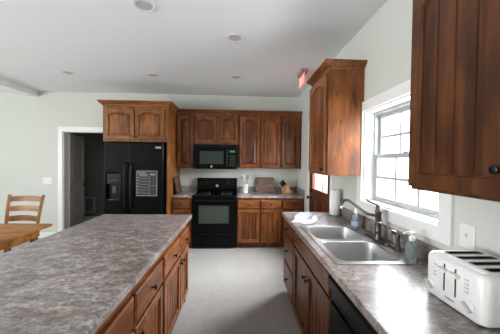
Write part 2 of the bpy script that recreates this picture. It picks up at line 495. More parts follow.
# interior door 1: casing + open leaf
def casing(bm, M, a0, a1, top, w, n0, n1, bottom=0):
    return plate([(a0 - w, bottom), (a0, bottom), (a0, top), (a1, top), (a1, bottom), (a1 + w, bottom), (a1 + w, top + w), (a0 - w, top + w)], [], M, n0, n1, bm)
d1 = struct('door_1', casing(bmesh.new(), XZ, DX0, DX1, DZ, .085, YW - .018, YW - .001), TRIM)
jb = plate([(DX0 - .0, 0), (DX0 + .018, 0), (DX0 + .018, DZ - .018), (DX1 - .018, DZ - .018), (DX1 - .018, 0), (DX1, 0), (DX1, DZ), (DX0, DZ)], [], XZ, YW + .001, YW + .114)
obj('jamb', jb, TRIM, d1)
# leaf hinged on the far side of the left jamb, swung into the hall
LH = Vector((DX0 + .03, YW + .118, 0)); ang = math.radians(103)
ux = Vector((math.cos(ang), math.sin(ang), 0)); nx = Vector((math.sin(ang), -math.cos(ang), 0))   # along leaf; towards the kitchen side
LF = lambda u, n, z: LH + ux * u + nx * n + Vector((0, 0, z))
def leaf_bm():
    bm = bmesh.new(); wd, h = .80, 2.0
    P = lambda p, q, a: LF(p, a, q)
    plate(rect(0, wd, .01, h), [rect(.12, wd - .12, .22, .86), rect(.12, wd - .12, 1.0, h - .12)], P, -.02, .02, bm)
    return bm
lf = obj('door_leaf', leaf_bm(), LEAF, d1)
for z0, z1 in ((.22, .86), (1.0, 1.88)):
    lp = lambda i, n: [LF(u, n, z) for u, z in ((.12 + i, z0 + i), (.68 - i, z0 + i), (.68 - i, z1 - i), (.12 + i, z1 - i))]
    obj('panel', loft(bmesh.new(), [lp(0, -.008), lp(0, .006), lp(.05, .006), lp(.07, .013)], True, True), LEAF, lf)
hb = LA([(.028, 0), (.028, .006), (.012, .01), (.012, .045), (.02, .05)], LF(.74, .0205, .95), nx, 14)
box(hb, -.006, .006, -.006, .006, 0, .001)
hb.free()
hb = LA([(.028, 0), (.028, .006), (.012, .01), (.012, .04)], LF(.74, .0205, .95), nx, 14)
tube(hb, [LF(.745, .055, .95), LF(.70, .058, .95), LF(.63, .055, .952)], .009, 8, 4)
obj('lever_handle', hb, KNOB, lf, smooth=True)
for z in (.25, 1.05, 1.8):
    obj('hinge', LA([(.008, 0), (.008, .09)], (LH.x - .012, LH.y + .008, z), (0, 0, 1), 10), BRONZE, d1, smooth=True)

# outside door 2 in the right wall
d2 = struct('door_2', casing(bmesh.new(), YZ, EY0, EY1, EZ, .085, XR - .018, XR - .001), TRIM)
obj('jamb', plate([(EY0, 0), (EY0 + .02, 0), (EY0 + .02, EZ - .02), (EY1 - .02, EZ - .02), (EY1 - .02, 0), (EY1, 0), (EY1, EZ), (EY0, EZ)], [], YZ, XR + .001, XR + .062), DOORW, d2)
GY0, GY1, GZ0, GZ1 = 3.31, 3.99, 1.09, 1.88
lf = obj('door_leaf', plate(rect(EY0 + .022, EY1 - .022, .01, EZ - .022), [rect(GY0, GY1, GZ0, GZ1), rect(3.30, 3.60, .22, .92), rect(3.69, 3.98, .22, .92)], YZ, XR + .012, XR + .056), DOORW, d2)
for a, b_ in ((3.30, 3.60), (3.69, 3.98)):
    obj('panel', B(XR + .02, XR + .045, a, b_, .22, .92, bev=.006), DOORW, lf)
gl = obj('glass_pane', B(XR + .032, XR + .038, GY0, GY1, GZ0, GZ1), GLASS, lf)
mb = bmesh.new()
for i in (1, 2):
    y = GY0 + (GY1 - GY0) * i / 3; box(mb, XR + .022, XR + .031, y - .009, y + .009, GZ0, GZ1)
for i in (1, 2):
    z = GZ0 + (GZ1 - GZ0) * i / 3 + .05; box(mb, XR + .0215, XR + .0315, GY0, GY1, z - .009, z + .009)
obj('muntin_grid', mb, DOORW, lf)
for z, r in ((.945, .03), (1.06, .026)):
    bm = LA([(r + .002, 0), (r + .002, .006), (.011, .012), (.011, .038), (r * .8, .045), (r, .058), (r * .8, .072), (.008, .076)] if z < 1 else [(r, 0), (r, .012), (r * .8, .018), (.012, .02), (.010, .034)], (XR + .0115, 4.04, z), (-1, 0, 0), 16)
    obj('door_knob' if z < 1 else 'deadbolt', bm, KNOB, lf, smooth=True)

# window 1
w1 = struct('window_1', plate(rect(WY0 - .088, WY1 + .088, WZ0 - .088, WZ1 + .088), [rect(WY0, WY1, WZ0, WZ1)], YZ, XR - .02, XR - .001), TRIM)
obj('jamb', plate(rect(WY0, WY1, WZ0, WZ1), [rect(WY0 + .014, WY1 - .014, WZ0 + .014, WZ1 - .014)], YZ, XR + .001, XR + .158), TRIM, w1)
fy0, fy1, fz0, fz1 = WY0 + .015, WY1 - .015, WZ0 + .015, WZ1 - .015
obj('window_frame', plate(rect(fy0, fy1, fz0, fz1), [rect(fy0 + .013, fy1 - .022, fz0 + .014, fz1 - .022)], YZ, XR + .085, XR + .155), VINYL, w1)
zm = 1.555
def sash(x0, x1, z0, z1):
    a, b_ = fy0 + .015, fy1 - .024
    s = obj('sash', plate(rect(a, b_, z0, z1), [rect(a + .03, b_ - .03, z0 + .028, z1 - .035)], YZ, x0, x1), VINYL, w1)
    xm = (x0 + x1) / 2
    obj('glass_pane', B(xm - .002, xm + .002, a + .03, b_ - .03, z0 + .028, z1 - .035), GLASS, s)
    g = bmesh.new(); ga, gb, gc, gd = a + .03, b_ - .03, z0 + .028, z1 - .035
    for i in (1, 2):
        y = ga + (gb - ga) * i / 3; box(g, xm - .008, xm - .0025, y - .011, y + .011, gc, gd)
    z = (gc + gd) / 2; box(g, xm - .0085, xm - .003, ga, gb, z - .011, z + .011)
    obj('muntin_grid', g, VINYL, s)
    return s
sash(XR + .122, XR + .150, zm - .02, fz1 - .024)
s_lo = sash(XR + .090, XR + .118, fz0 + .016, zm + .02)
lk = B(XR + .092, XR + .116, 1.84, 1.90, zm + .0205, zm + .032, bev=.003); obj('sash_lock', lk, VINYL, s_lo)

# outdoors seen through the glass
setp(obj('lawn', B(XR + .6, 60, -30, 60, -.45, -.4), GRASS), kind='structure')
def tree(x, y, h, r, label):
    t = thing('tree', label, 'tree', (x, y, -.4))
    obj('trunk', LA([(.16, 0), (.12, h * .5), (.06, h * .8)], (x, y, -.4), seg=10), BARK, t, smooth=True)
    bm = bmesh.new(); bmesh.ops.create_icosphere(bm, subdivisions=4, radius=1)
    rnd = random.Random(x * 3 + y)
    ph = [rnd.uniform(0, 6) for _ in range(6)]
    for v in bm.verts:
        c = v.co; k = 1 + .16 * math.sin(5 * c.x + ph[0]) * math.sin(6 * c.y + ph[1]) + .1 * math.sin(13 * c.z + ph[2]) * math.sin(11 * c.x + ph[3]) + .06 * math.sin(23 * c.y + ph[4]) * math.sin(21 * c.z + ph[5])
        v.co = Vector((c.x * r * k + x, c.y * r * k + y, c.z * h * .36 * k - .4 + h * .66))
    obj('crown', bm, LEAVES, t, smooth=True)

# ------------------------------------------------------------------ ceiling fixtures
for x, y, lab in ((-.79, 2.172, 'large recessed ceiling light nearest the top edge of the photo'),
                  (-.056, 2.675, 'recessed ceiling light between the nearest one and the far row'),
                  (-2.512, 3.905, 'recessed ceiling light in the far row, left of the refrigerator cabinet'),
                  (-1.292, 3.915, 'recessed ceiling light in the far row, above the refrigerator cabinet'),
                  (-.06, 3.905, 'recessed ceiling light in the far row, above the microwave')):
    t = thing('recessed_light', lab, 'ceiling light', (x, y, ZC - .001), 0, 'recessed ceiling lights')
    obj('trim_ring', lathe(bmesh.new(), [(.066, 0), (.095, 0), (.095, -.004), (.088, -.008), (.078, -.009), (.066, -.004)], (x, y, ZC - .001), seg=28, cap0=False, cap1=False), TRIM, t, smooth=True)
    obj('lens', LA([(.0655, -.0005), (.0655, -.003), (.03, -.0045)], (x, y, ZC - .001), seg=28), LENS, t, smooth=True)

t = thing('exit_sign', 'red lit EXIT sign hanging from the ceiling by the outside door', 'sign', (.87, 3.6, ZC - .001))
obj('canopy', B(.83, .92, 3.47, 3.73, ZC - .045, ZC - .001, bev=.006), GREYP, t)
sp = obj('sign_panel', B(.865, .873, 3.46, 3.74, ZC - .205, ZC - .0455, bev=.002), EXITR, t)
def letters(txt, x, yc, z0, hgt, wl, gap):
    """block letters on a plate facing -x; the reader looks along +x, so text runs towards -y"""
    bm = bmesh.new(); th = hgt * .2
    n = len(txt); tot = n * wl + (n - 1) * gap; y = yc + tot / 2
    def bar(a, b_, c, d): box(bm, x - .0015, x, y - a, y - b_, z0 + c, z0 + d)
    for ch in txt:
        if ch == 'E':
            bar(0, th, 0, hgt)
            for c in (0, hgt / 2 - th / 2, hgt - th): bar(th, wl, c, c + th)
        elif ch == 'I': bar(wl / 2 - th / 2, wl / 2 + th / 2, 0, hgt)
        elif ch == 'T': bar(wl / 2 - th / 2, wl / 2 + th / 2, 0, hgt - th); bar(0, wl, hgt - th, hgt)
        elif ch == 'X':
            for s in (0, 1):
                q = [(0 if s == 0 else wl - th, 0), (th if s == 0 else wl, 0), (wl if s == 0 else th, hgt), (wl - th if s == 0 else 0, hgt)]
                loft(bm, [[Vector((xx, y - p, z0 + r)) for p, r in q] for xx in (x, x - .0015 - s * .0003)], True, True)
        y -= wl + gap
    return bm
obj('lettering', letters('EXIT', .8645, 3.6, ZC - .185, .11, .052, .012), EXITW, sp)

# ------------------------------------------------------------------ back wall cabinets
YU = YW - .325          # face of wall cabinets
YB = 4.413              # face of base cabinets
FU, FB = front_back(YU), front_back(YB)
UZ0, UZ1 = 1.376, 2.358

def wall_unit(label, u0, u1, z0, z1, doors, F, depth, crown_bm, grp, pan, wz):
    c = F((u0 + u1) / 2, -depth / 2, z0)
    t = thing('wall_cabinet', label, 'cabinet', c, 0, grp)
    obj('body', fbox(bmesh.new(), F, u0, u1, -depth, 0, z0, z1, .002, 1), wz, t)
    for d in doors:
        door('door', F, d[0], d[1], d[2], d[3], t, wz, pan, d[4], d[5] if len(d) > 5 else .055, raised=True)
    if crown_bm is not None: obj('crown_molding', crown_bm, W['x'], t)
    return t
def seg_crown(x0, x1): return crown([(x0, YU), (x1, YU)], [(0, -1), (0, -1)], UZ1 + .0005)
G1 = 'upper cabinets on the back wall'
dz0, dz1 = 1.392, 2.312
wall_unit('narrow one-door wall cabinet between refrigerator surround and microwave', -1.133, -.808, UZ0, UZ1, [(-1.112, -.823, dz0, dz1, (-.848, 1.425))], FU, .323, seg_crown(-1.133, -.8075), G1, WPX, W['z'])
wall_unit('short two-door wall cabinet directly above the black microwave', -.806, -.012, 1.80, UZ1, [(-.796, -.413, 1.832, dz1, (-.438, 1.862), .05), (-.405, -.022, 1.832, dz1, (-.380, 1.862), .05)], FU, .323, seg_crown(-.8065, -.0115), G1, WPX, W['z'])
wall_unit('two-door wall cabinet just right of the microwave', -.010, .760, UZ0, UZ1, [(.012, .374, dz0, dz1, (.349, 1.425)), (.392, .742, dz0, dz1, (.417, 1.425))], FU, .323, seg_crown(-.0105, .7605), G1, WPX, W['z'])
wall_unit('one-door wall cabinet in the corner of back and right wall', .762, 1.141, UZ0, UZ1, [(.776, 1.106, dz0, dz1, (.801, 1.425))], FU, .323, seg_crown(.7615, 1.141), G1, WPX, W['z'])

# refrigerator surround
YS = 4.2; FS = front_back(YS)
t = thing('refrigerator_cabinet', 'brown cabinet with two arched doors boxing in the black refrigerator', 'cabinet', (-1.65, 4.6, 0))
obj('body', B(-2.165, -1.139, YS, 5.02, 1.792, UZ1, bev=.002, seg=1), W['z'], t)
obj('side_panel', B(-1.165, -1.139, YS, 5.02, 0, 1.791, bev=.002, seg=1), W['z'], t)
obj('side_panel', B(-2.165, -2.141, YS + .05, 5.0, 0, 1.791, bev=.002, seg=1), W['z'], t)
door('door', FS, -2.128, -1.672, 1.83, 2.312, t, W['z'], WPX, (-1.70, 1.875), .04, raised=True)
door('door', FS, -1.655, -1.199, 1.83, 2.312, t, W['z'], WPX, (-1.628, 1.875), .04, raised=True)
obj('crown_molding', crown([(-2.165, 5.019), (-2.165, YS), (-1.139, YS), (-1.139, 4.64)], [(-1, 0), (-1, -1), (1, -1), (1, 0)], UZ1 + .0005, 1.25), W['x'], t)

# base cabinets on the back wall
def base_unit(label, cells, F, u0, u1, depth, pan, wz, wx, grp, extra=None, hole=None, zd=(.695, .835), zdoor=(.105, .678)):
    c = F((u0 + u1) / 2, -depth / 2, 0)
    t = thing('base_cabinet', label, 'cabinet', c, 0, grp)
    obj('body', base_body(F, u0, u1, depth, hole=hole), wz, t)
    for a, b_, side, kn in cells:
        drawer(F, a, b_, zd[0], zd[1], t, wx, kn)
        ku = a + .03 if side == 'a' else b_ - .03
        door('door', F, a, b_, zdoor[0], zdoor[1], t, wz, pan, (ku, zdoor[1] - .055))
    return t
G2 = 'base cabinets on the back wall'
base_unit('narrow base cabinet between refrigerator surround and range', [(-1.115, -.812, 'b', True)], FB, -1.135, -.792, .605, WPX, W['z'], W['x'], G2)
base_unit('two-door base cabinet with two drawers just right of the range', [(-.005, .362, 'b', True), (.384, .735, 'a', True)], FB, -.026, .752, .605, WPX, W['z'], W['x'], G2)
base_unit('base cabinet in the back right corner under the knife block', [(.775, 1.085, 'a', True)], FB, .754, 1.141, .605, WPX, W['z'], W['x'], G2)

# back countertops
def back_top(x0, x1, label, side=None):
    t = thing('countertop', label, 'countertop', ((x0 + x1) / 2, 4.7, .874))
    obj('worktop', B(x0, x1, YB - .028, 5.0215, .8745, .914, bev=.006), LAM, t)
    obj('backsplash', B(x0, x1, 5.002, 5.0215, .9145, 1.015, bev=.003), LAM, t)
    if side: obj('side_splash', B(side - .019, side, YB - .02, 5.0015, .9145, 1.015, bev=.003), LAM, t)
    return t
back_top(-1.137, -.791, 'short mottled stone-look countertop left of the range')
back_top(-.027, 1.1415, 'mottled stone-look countertop right of the range, along the back wall', 1.1415)

# ------------------------------------------------------------------ refrigerator
t = thing('refrigerator', 'black side-by-side refrigerator with curved handles and ice dispenser', 'refrigerator', (-1.65, 4.6, 0))
RX0, RX1, RS = -2.106, -1.194, -1.728
obj('body', B(RX0 + .005, RX1 - .005, 4.245, 4.97, .0, 1.765, bev=.01), BLACK2, t)
YD = 4.12
obj('toe_grille', B(RX0 + .01, RX1 - .01, 4.18, 4.244, .005, .09, bev=.004), BLACK2, t)
dl = obj('freezer_door', plate(rect(RX0, RS - .003, .10, 1.775), [rect(-2.075, -1.865, .86, 1.29)], XZ, YD, 4.243), BLACK, t)
bev = dl.modifiers.new('bevel', 'BEVEL'); bev.width = .012; bev.segments = 3; bev.limit_method = 'ANGLE'
dr = obj('refrigerator_door', B(RS + .003, RX1, YD, 4.243, .10, 1.775, bev=.014, seg=3), BLACK, t)
for xh, par in ((RS - .045, dl), (RS + .045, dr)):
    hb = tube(bmesh.new(), [(xh, YD - .003, 1.46), (xh, YD - .05, 1.40), (xh, YD - .062, 1.10), (xh, YD - .05, .79), (xh, YD - .003, .73)], .0145, 10, 8)
    obj('handle', hb, BLACK2, par, smooth=True)
dp = obj('dispenser', B(-2.074, -1.866, YD + .06, YD + .1, .862, 1.288), BLACK2, dl)
obj('dispenser_panel', B(-2.072, -1.868, YD + .012, YD + .059, 1.12, 1.286, bev=.006), BGLASS, dl)
bt = bmesh.new()
for i in range(4): box(bt, -2.04 + i * .036, -2.016 + i * .036, YD + .009, YD + .0118, 1.17, 1.185)
obj('button', bt, DIMP, dl); 
obj('paddle', B(-2.0, -1.94, YD + .045, YD + .0595, .97, 1.08, bev=.004), DIMP, dl)
obj('drip_tray', B(-2.06, -1.88, YD + .005, YD + .0595, .864, .878, bev=.003), DIMP, dl)
obj('badge', B(-1.315, -1.225, YD - .003, YD - .0005, 1.685, 1.715, bev=.001), BADGE, dr)
for xx in (RX0 + .05, RX1 - .05): obj('hinge_cover', B(xx - .04, xx + .04, 4.17, 4.24, 1.776, 1.79, bev=.004), BLACK2, t)

# printed planner on the refrigerator door
t = thing('planner_sheet', 'black planner chart with white ruled rows on the refrigerator door', 'planner', (-1.445, YD - .001, 1.13))
cx0, cx1, cz0, cz1 = -1.61, -1.285, .935, 1.335
obj('sheet', B(cx0, cx1, YD - .0035, YD - .0008, cz0, cz1), CHART, t)
fr_ = plate(rect(cx0, cx1, cz0, cz1), [rect(cx0 + .012, cx1 - .012, cz0 + .012, cz1 - .012)], XZ, YD - .0045, YD - .0037)
obj('border', fr_, INK, t)
ln = bmesh.new()
xm = cx0 + .2
box(ln, xm, xm + .006, YD - .0045, YD - .0037, cz0 + .013, cz1 - .09)
for i in range(6):
    z = cz0 + .045 + i * .046
    box(ln, cx0 + .02, cx0 + .048, YD - .0045, YD - .0037, z + .006, z + .022)
    box(ln, cx0 + .052, xm - .008, YD - .0045, YD - .0037, z, z + .005)
for z in (cz0 + .16,): box(ln, xm + .014, cx1 - .02, YD - .0045, YD - .0037, z, z + .006)
obj('ruling', ln, INK, t)
hd = bmesh.new()
for i, (a, b_) in enumerate(((.02, .14), (.03, .17), (.05, .18))): box(hd, cx0 + a, cx0 + b_, YD - .0045, YD - .0037, cz1 - .04 - i * .024, cz1 - .025 - i * .024)
box(hd, xm + .012, cx1 - .03, YD - .0045, YD - .0037, cz1 - .075, cz1 - .045)
obj('heading', hd, INK, t)

# ------------------------------------------------------------------ range
t = thing('range', 'black electric range with window oven between the base cabinets', 'range', (-.41, 4.7, 0))
x0, x1 = -.788, -.031
obj('body', B(x0 + .004, x1 - .004, 4.415, 5.0, .02, .895, bev=.004), BLACK2, t)
obj('cooktop', B(x0, x1, 4.375, 4.985, .896, .918, bev=.008), BGLASS, t)
dv = obj('oven_door', plate(rect(x0 + .002, x1 - .002, .292, .885), [rect(x0 + .125, x1 - .14, .45, .735)], XZ, 4.378, 4.413), BLACK, t)
obj('oven_window', B(x0 + .126, x1 - .141, 4.382, 4.40, .451, .734), OVENG, dv)
obj('window_trim', plate(rect(x0 + .115, x1 - .13, .44, .745), [rect(x0 + .127, x1 - .142, .452, .733)], XZ, 4.3745, 4.3778), DIMP, dv)
hb = tube(bmesh.new(), [(x0 + .05, 4.34, .83), (x1 - .05, 4.34, .83)], .012, 10, 0)
for xx in (x0 + .07, x1 - .07): box(hb, xx - .012, xx + .012, 4.342, 4.3775, .82, .84)
obj('handle', hb, BLACK2, dv, smooth=True)
obj('storage_drawer', B(x0 + .002, x1 - .002, 4.38, 4.413, .045, .284, bev=.006), BLACK, t)
obj('drawer_grip', B(x0 + .06, x1 - .06, 4.368, 4.3795, .245, .262, bev=.004), BLACK2, t)
bp_ = PR([(4.995, .9185), (4.995, 1.178), (4.945, 1.178), (4.92, 1.16), (4.905, .985), (4.92, .9185)], lambda p, q, a: Vector((a, p, q)), x0 + .004, x1 - .004)
cp_ = obj('control_panel', bp_, BLACK, t)
for xx in (x0 + .09, x0 + .17, x1 - .17, x1 - .09):
    obj('dial', LA([(.024, 0), (.022, .014), (.016, .018)], (xx, 4.914, 1.10), (0, -1, .12), 16), BLACK2, cp_, smooth=True)
dm = plate(rect(x0 + .055, x0 + .21, 1.055, 1.15), [rect(x0 + .058, x0 + .207, 1.058, 1.147)], lambda p, q, a: Vector((p, a + (q - 1.10) * .143, q)), 4.909, 4.912)
obj('dial_marking', dm, DIMP, cp_)
dm = plate(rect(x1 - .21, x1 - .055, 1.055, 1.15), [rect(x1 - .207, x1 - .058, 1.058, 1.147)], lambda p, q, a: Vector((p, a + (q - 1.10) * .143, q)), 4.909, 4.912)
obj('dial_marking', dm, DIMP, cp_)
obj('display', B(-.50, -.32, 4.909, 4.914, 1.085, 1.135), BGLASS, cp_)
obj('badge', LA([(.026, 0), (.024, .003)], (-.41, 4.904, 1.035), (0, -1, 0), 18), BADGE, cp_)
for (bx, by, br_) in ((-.60, 4.55, .1), (-.22, 4.55, .08), (-.60, 4.80, .075), (-.22, 4.80, .1)):
    obj('burner_ring', lathe(bmesh.new(), [(br_, 0), (br_ + .006, 0), (br_ + .006, .0008), (br_, .0008)], (bx, by, .9182), seg=28, cap0=False, cap1=False), GREYP, t)

# ------------------------------------------------------------------ microwave
t = thing('microwave', 'black over-the-range microwave hung under the short cabinet', 'microwave', (-.41, 4.8, 1.36))
x0, x1, z0, z1, yf = -.803, -.036, 1.358, 1.752, 4.628
obj('body', B(x0 + .003, x1 - .003, yf, 5.018, z0 + .002, 1.798, bev=.004), BLACK2, t)
dv = obj('door', plate(rect(x0, x0 + .575, z0, z1), [rect(x0 + .105, x0 + .53, z0 + .09, z1 - .075)], XZ, yf - .03, yf - .001), BLACK, t)
obj('window', B(x0 + .106, x0 + .529, yf - .024, yf - .005, z0 + .091, z1 - .076), MWG, dv)
hb = tube(bmesh.new(), [(x0 + .592, yf - .031, z1 - .05), (x0 + .592, yf - .06, z1 - .08), (x0 + .592, yf - .06, z0 + .08), (x0 + .592, yf - .031, z0 + .05)], .011, 10, 6)
cp_ = obj('control_panel', B(x0 + .577, x1, yf - .03, yf - .001, z0, z1, bev=.003), BLACK, t)
obj('handle', hb, BLACK2, t, smooth=True)
obj('display', B(x0 + .635, x1 - .03, yf - .0325, yf - .0305, z1 - .095, z1 - .06), GREENLED, cp_)
kb = bmesh.new()
for r_ in range(6):
    for c_ in range(3): box(kb, x0 + .635 + c_ * .034, x0 + .657 + c_ * .034, yf - .0325, yf - .0305, z0 + .06 + r_ * .034, z0 + .077 + r_ * .034)
obj('keypad', kb, DIMP, cp_)
obj('vent_grille', B(x0 + .002, x1 - .002, yf - .02, yf - .001, z1 + .001, 1.797, bev=.003), BLACK2, t)
obj('badge', LA([(.02, 0), (.018, .003)], (x0 + .315, yf - .0305, z0 + .045), (0, -1, 0), 18), BADGE, dv)

# ------------------------------------------------------------------ right run: base units, dishwasher, countertop, sink
XB = .555; FR = front_right(XB)
G3 = 'base cabinets under the window'
RD = XR - XB - .003
def drawer_base(label, u0, u1):
    t = thing('base_cabinet', label, 'cabinet', (XB + RD / 2, (u0 + u1) / 2, 0), 0, G3)
    obj('body', base_body(FR, u0, u1, RD), W['z'], t)
    for a, b_ in ((.715, .853), (.405, .70), (.115, .39)): drawer(FR, u0 + .02, u1 - .02, a, b_, t, W['y'])
    return t
drawer_base('stained wood drawer base at the far end of the sink counter', 2.422, 2.965)
t = thing('base_cabinet', 'stained wood sink base with false front and two plank doors', 'cabinet', (XB + RD / 2, 1.94, 0), 0, G3)
obj('body', base_body(FR, 1.434, 2.42, RD, hole=.60), W['z'], t)
drawer(FR, 1.452, 2.402, .715, .853, t, W['y'], False)
door('door', FR, 1.945, 2.402, .115, .70, t, W['z'], WPY, (1.972, .60))
door('door', FR, 1.452, 1.933, .115, .70, t, W['z'], WPY, (1.906, .60))
t = thing('dishwasher', 'black dishwasher under the sink counter beside the sink base', 'dishwasher', (XB + .3, 1.21, 0))
obj('body', B(XB, XR - .004, .852, 1.43, .02, .868, bev=.003), BLACK2, t)
dv = obj('door', B(XB - .03, XB - .001, .854, 1.428, .115, .715, bev=.006), BLACK, t)
pl = PR([(XB - .001, .722), (XB - .001, .866), (XB - .03, .866), (XB - .045, .85), (XB - .045, .80), (XB - .02, .765), (XB - .02, .722)], lambda p, q, a: Vector((p, a, q)), .854, 1.428)
obj('control_panel', pl, BLACK2, t)
base_unit('stained wood base cabinet nearest the camera under the toaster', [(.40, .83, 'a', True), (-.04, .38, 'b', True)], FR, -.06, .849, RD, WPY, W['z'], W['y'], G3)

SX0, SX1, SY0, SY1 = .562, 1.078, 1.427, 2.335
ct = thing('countertop', 'long mottled stone-look countertop under the window, with the sink', 'countertop', (.83, 1.2, .874))
top = plate(rect(.509, 1.1415, -.1, 2.985), [rect(SX0 + .012, SX1 - .012, SY0 + .012, SY1 - .012)], XY, .8745, .914)
o = obj('worktop', top, LAM, ct)
bv = o.modifiers.new('bevel', 'BEVEL'); bv.width = .006; bv.segments = 2; bv.limit_method = 'ANGLE'
obj('backsplash', B(1.1225, 1.1415, -.1, 2.985, .9145, 1.015, bev=.003), LAM, ct)

t = thing('kitchen_sink', 'double bowl stainless steel sink set in the counter below the window', 'sink', (.82, 1.88, .9145))
bowls = [(SX0 + .035, .985, SY0 + .045, 1.855), (SX0 + .035, .985, 1.905, SY1 - .04)]
rim = plate(rrect(SX0, SX1, SY0, SY1, .03, 4), [rrect(*b_, .06, 6) for b_ in bowls], XY, .9145, .9185)
obj('rim', rim, STEEL, t)
for (a, b_, c, d) in bowls:
    def rl(i, r, z): return [Vector((p, q, z)) for p, q in rrect(a + i, b_ - i, c + i, d - i, r, 6)]
    bm = loft(bmesh.new(), [rl(0, .06, .9183), rl(.003, .058, .910), rl(.008, .055, .80), rl(.016, .05, .755), rl(.04, .035, .738), rl(.12, .02, .733)], False, True)
    bo = obj('bowl', bm, STEEL, t, smooth=True)
    sol = bo.modifiers.new('solid', 'SOLIDIFY'); sol.thickness = .0015; sol.offset = 1
    obj('drain', LA([(.045, .7335), (.043, .737), (.03, .7365), (.028, .7345)], ((a + b_) / 2, (c + d) / 2, 0), seg=20), CHROME, bo, smooth=True)

# faucet
t = thing('faucet', 'dark bronze single-lever faucet standing on the sink deck', 'faucet', (1.045, 1.875, .919))
fx, fy = 1.045, 1.875
dk = loft(bmesh.new(), [[Vector((p, q, z)) for p, q in rrect(fx - .03 + i, fx + .03 - i, fy - .15 + i, fy + .17 - i, .0295 - i, 6)] for i, z in ((0, .919), (0, .923), (.008, .928))], True, True)
obj('deck_plate', dk, BRONZE, t, smooth=True)
obj('column', LA([(.028, .9282), (.027, .94), (.0215, .95), (.021, .985), (.024, .99), (.0225, 1.0), (.022, 1.125), (.025, 1.13), (.025, 1.14), (.021, 1.146), (.019, 1.17), (.012, 1.182)], (fx, fy, 0), seg=20), BRONZE, t, smooth=True)
spt = [(fx - .02, fy + .004, 1.105), (fx - .07, fy + .03, 1.115), (.925, 1.96, 1.155), (.885, 2.01, 1.19), (.855, 2.03, 1.195), (.833, 2.03, 1.175), (.828, 2.028, 1.15)]
obj('spout', tube(bmesh.new(), spt, lambda f: .0125 - .002 * f, 12, 8), BRONZE, t, smooth=True)
obj('aerator', LA([(.011, 0), (.012, -.004), (.012, -.018)], (.828, 2.028, 1.1495), seg=14), CHROME, t, smooth=True)
obj('lever', tube(bmesh.new(), [(fx, fy, 1.178), (fx - .01, fy + .03, 1.185), (fx - .012, fy + .11, 1.192), (fx - .012, fy + .175, 1.205)], lambda f: .0085 - .003 * f, 10, 6), BRONZE, t, smooth=True)
obj('collar_ring', lathe(bmesh.new(), [(.0228, 1.05), (.0245, 1.052), (.0245, 1.058), (.0228, 1.06)], (fx, fy, 0), seg=20, cap0=False, cap1=False), CHROME, t, smooth=True)

# side sprayer
sx, sy = 1.05, 1.642
t = thing('side_sprayer', 'short dark bronze side sprayer right of the faucet', 'sprayer', (sx, sy, .919))
obj('base', LA([(.024, .919), (.024, .924), (.016, .932), (.015, .945)], (sx, sy, 0), seg=18), BRONZE, t, smooth=True)
obj('grip', LA([(.012, .9455), (.014, .96), (.013, 1.0), (.016, 1.015), (.014, 1.03)], (sx, sy, 0), seg=16), BRONZE, t, smooth=True)
obj('nozzle', tube(bmesh.new(), [(sx, sy, 1.025), (sx - .015, sy + .005, 1.035), (sx - .04, sy + .012, 1.036)], lambda f: .013 - .002 * f, 10, 5), BRONZE, t, smooth=True)
obj('trigger', tube(bmesh.new(), [(sx - .01, sy, 1.042), (sx - .03, sy + .01, 1.05), (sx - .05, sy + .016, 1.047)], .0045, 8, 4), CHROME, t, smooth=True)
# capped hole / dispenser nub
t = thing('deck_cap', 'small round dark cap on the sink deck between faucet and sprayer', 'sink cap', (1.05, 1.69, .919))
obj('cap', LA([(.016, .9188), (.016, .923), (.011, .928), (.005, .93)], (1.05, 1.69, 0), seg=18), BRONZE, t, smooth=True)

# soap bottles
def pump(parent, x, y, z, yaw, mat=WHITEP):
    obj('collar', LA([(.017, z), (.018, z + .003), (.018, z + .018), (.012, z + .024)], (x, y, 0), seg=16), mat, parent, smooth=True)
    dx, dy = math.cos(yaw), math.sin(yaw)
    bm = LA([(.006, z + .0245), (.006, z + .034), (.013, z + .036), (.014, z + .05), (.010, z + .054)], (x, y, 0), seg=14)
    tube(bm, [(x, y, z + .045), (x + dx * .03, y + dy * .03, z + .046), (x + dx * .045, y + dy * .045, z + .036)], .006, 8, 5)
    obj('pump_head', bm, mat, parent, smooth=True)
bx, by = 1.02, 1.462
t = thing('soap_bottle', 'clear green foaming soap bottle with white pump on near sink corner', 'soap bottle', (bx, by, .919))
def oval(x, y, a, b_, z, n=20, ex=2.6):
    out = []
    for k in range(n):
        th = 2 * PI * k / n; c, s = math.cos(th), math.sin(th)
        out.append(Vector((x + a * math.copysign(abs(c) ** (2 / ex), c), y + b_ * math.copysign(abs(s) ** (2 / ex), s), z)))
    return out
obj('bottle', loft(bmesh.new(), [oval(bx, by, .026, .032, .919), oval(bx, by, .03, .036, .926), oval(bx, by, .03, .036, 1.0), oval(bx, by, .027, .032, 1.022), oval(bx, by, .019, .02, 1.034), oval(bx, by, .015, .015, 1.042)], True, True), SOAPG, t, smooth=True)
pump(t, bx, by, 1.0425, math.radians(160))
bx, by = 1.03, 2.225
t = thing('dish_soap_bottle', 'clear pale blue dish soap bottle behind the far sink bowl', 'soap bottle', (bx, by, .919))
obj('bottle', loft(bmesh.new(), [oval(bx, by, .022, .038, .919), oval(bx, by, .025, .042, .926), oval(bx, by, .026, .043, .97), oval(bx, by, .022, .034, 1.0), oval(bx, by, .024, .036, 1.02), oval(bx, by, .015, .02, 1.045), oval(bx, by, .012, .012, 1.055)], True, True), SOAPB, t, smooth=True)
obj('label', loft(bmesh.new(), [oval(bx, by, .0268, .0438, .945), oval(bx, by, .0268, .0438, .985)]), plain('label_blue', rgb(160, 178, 210), .5), t, smooth=True)
obj('cap', LA([(.013, 1.0555), (.013, 1.07), (.008, 1.078), (.006, 1.092), (.004, 1.094)], (bx, by, 0), seg=14), WHITEP, t, smooth=True)

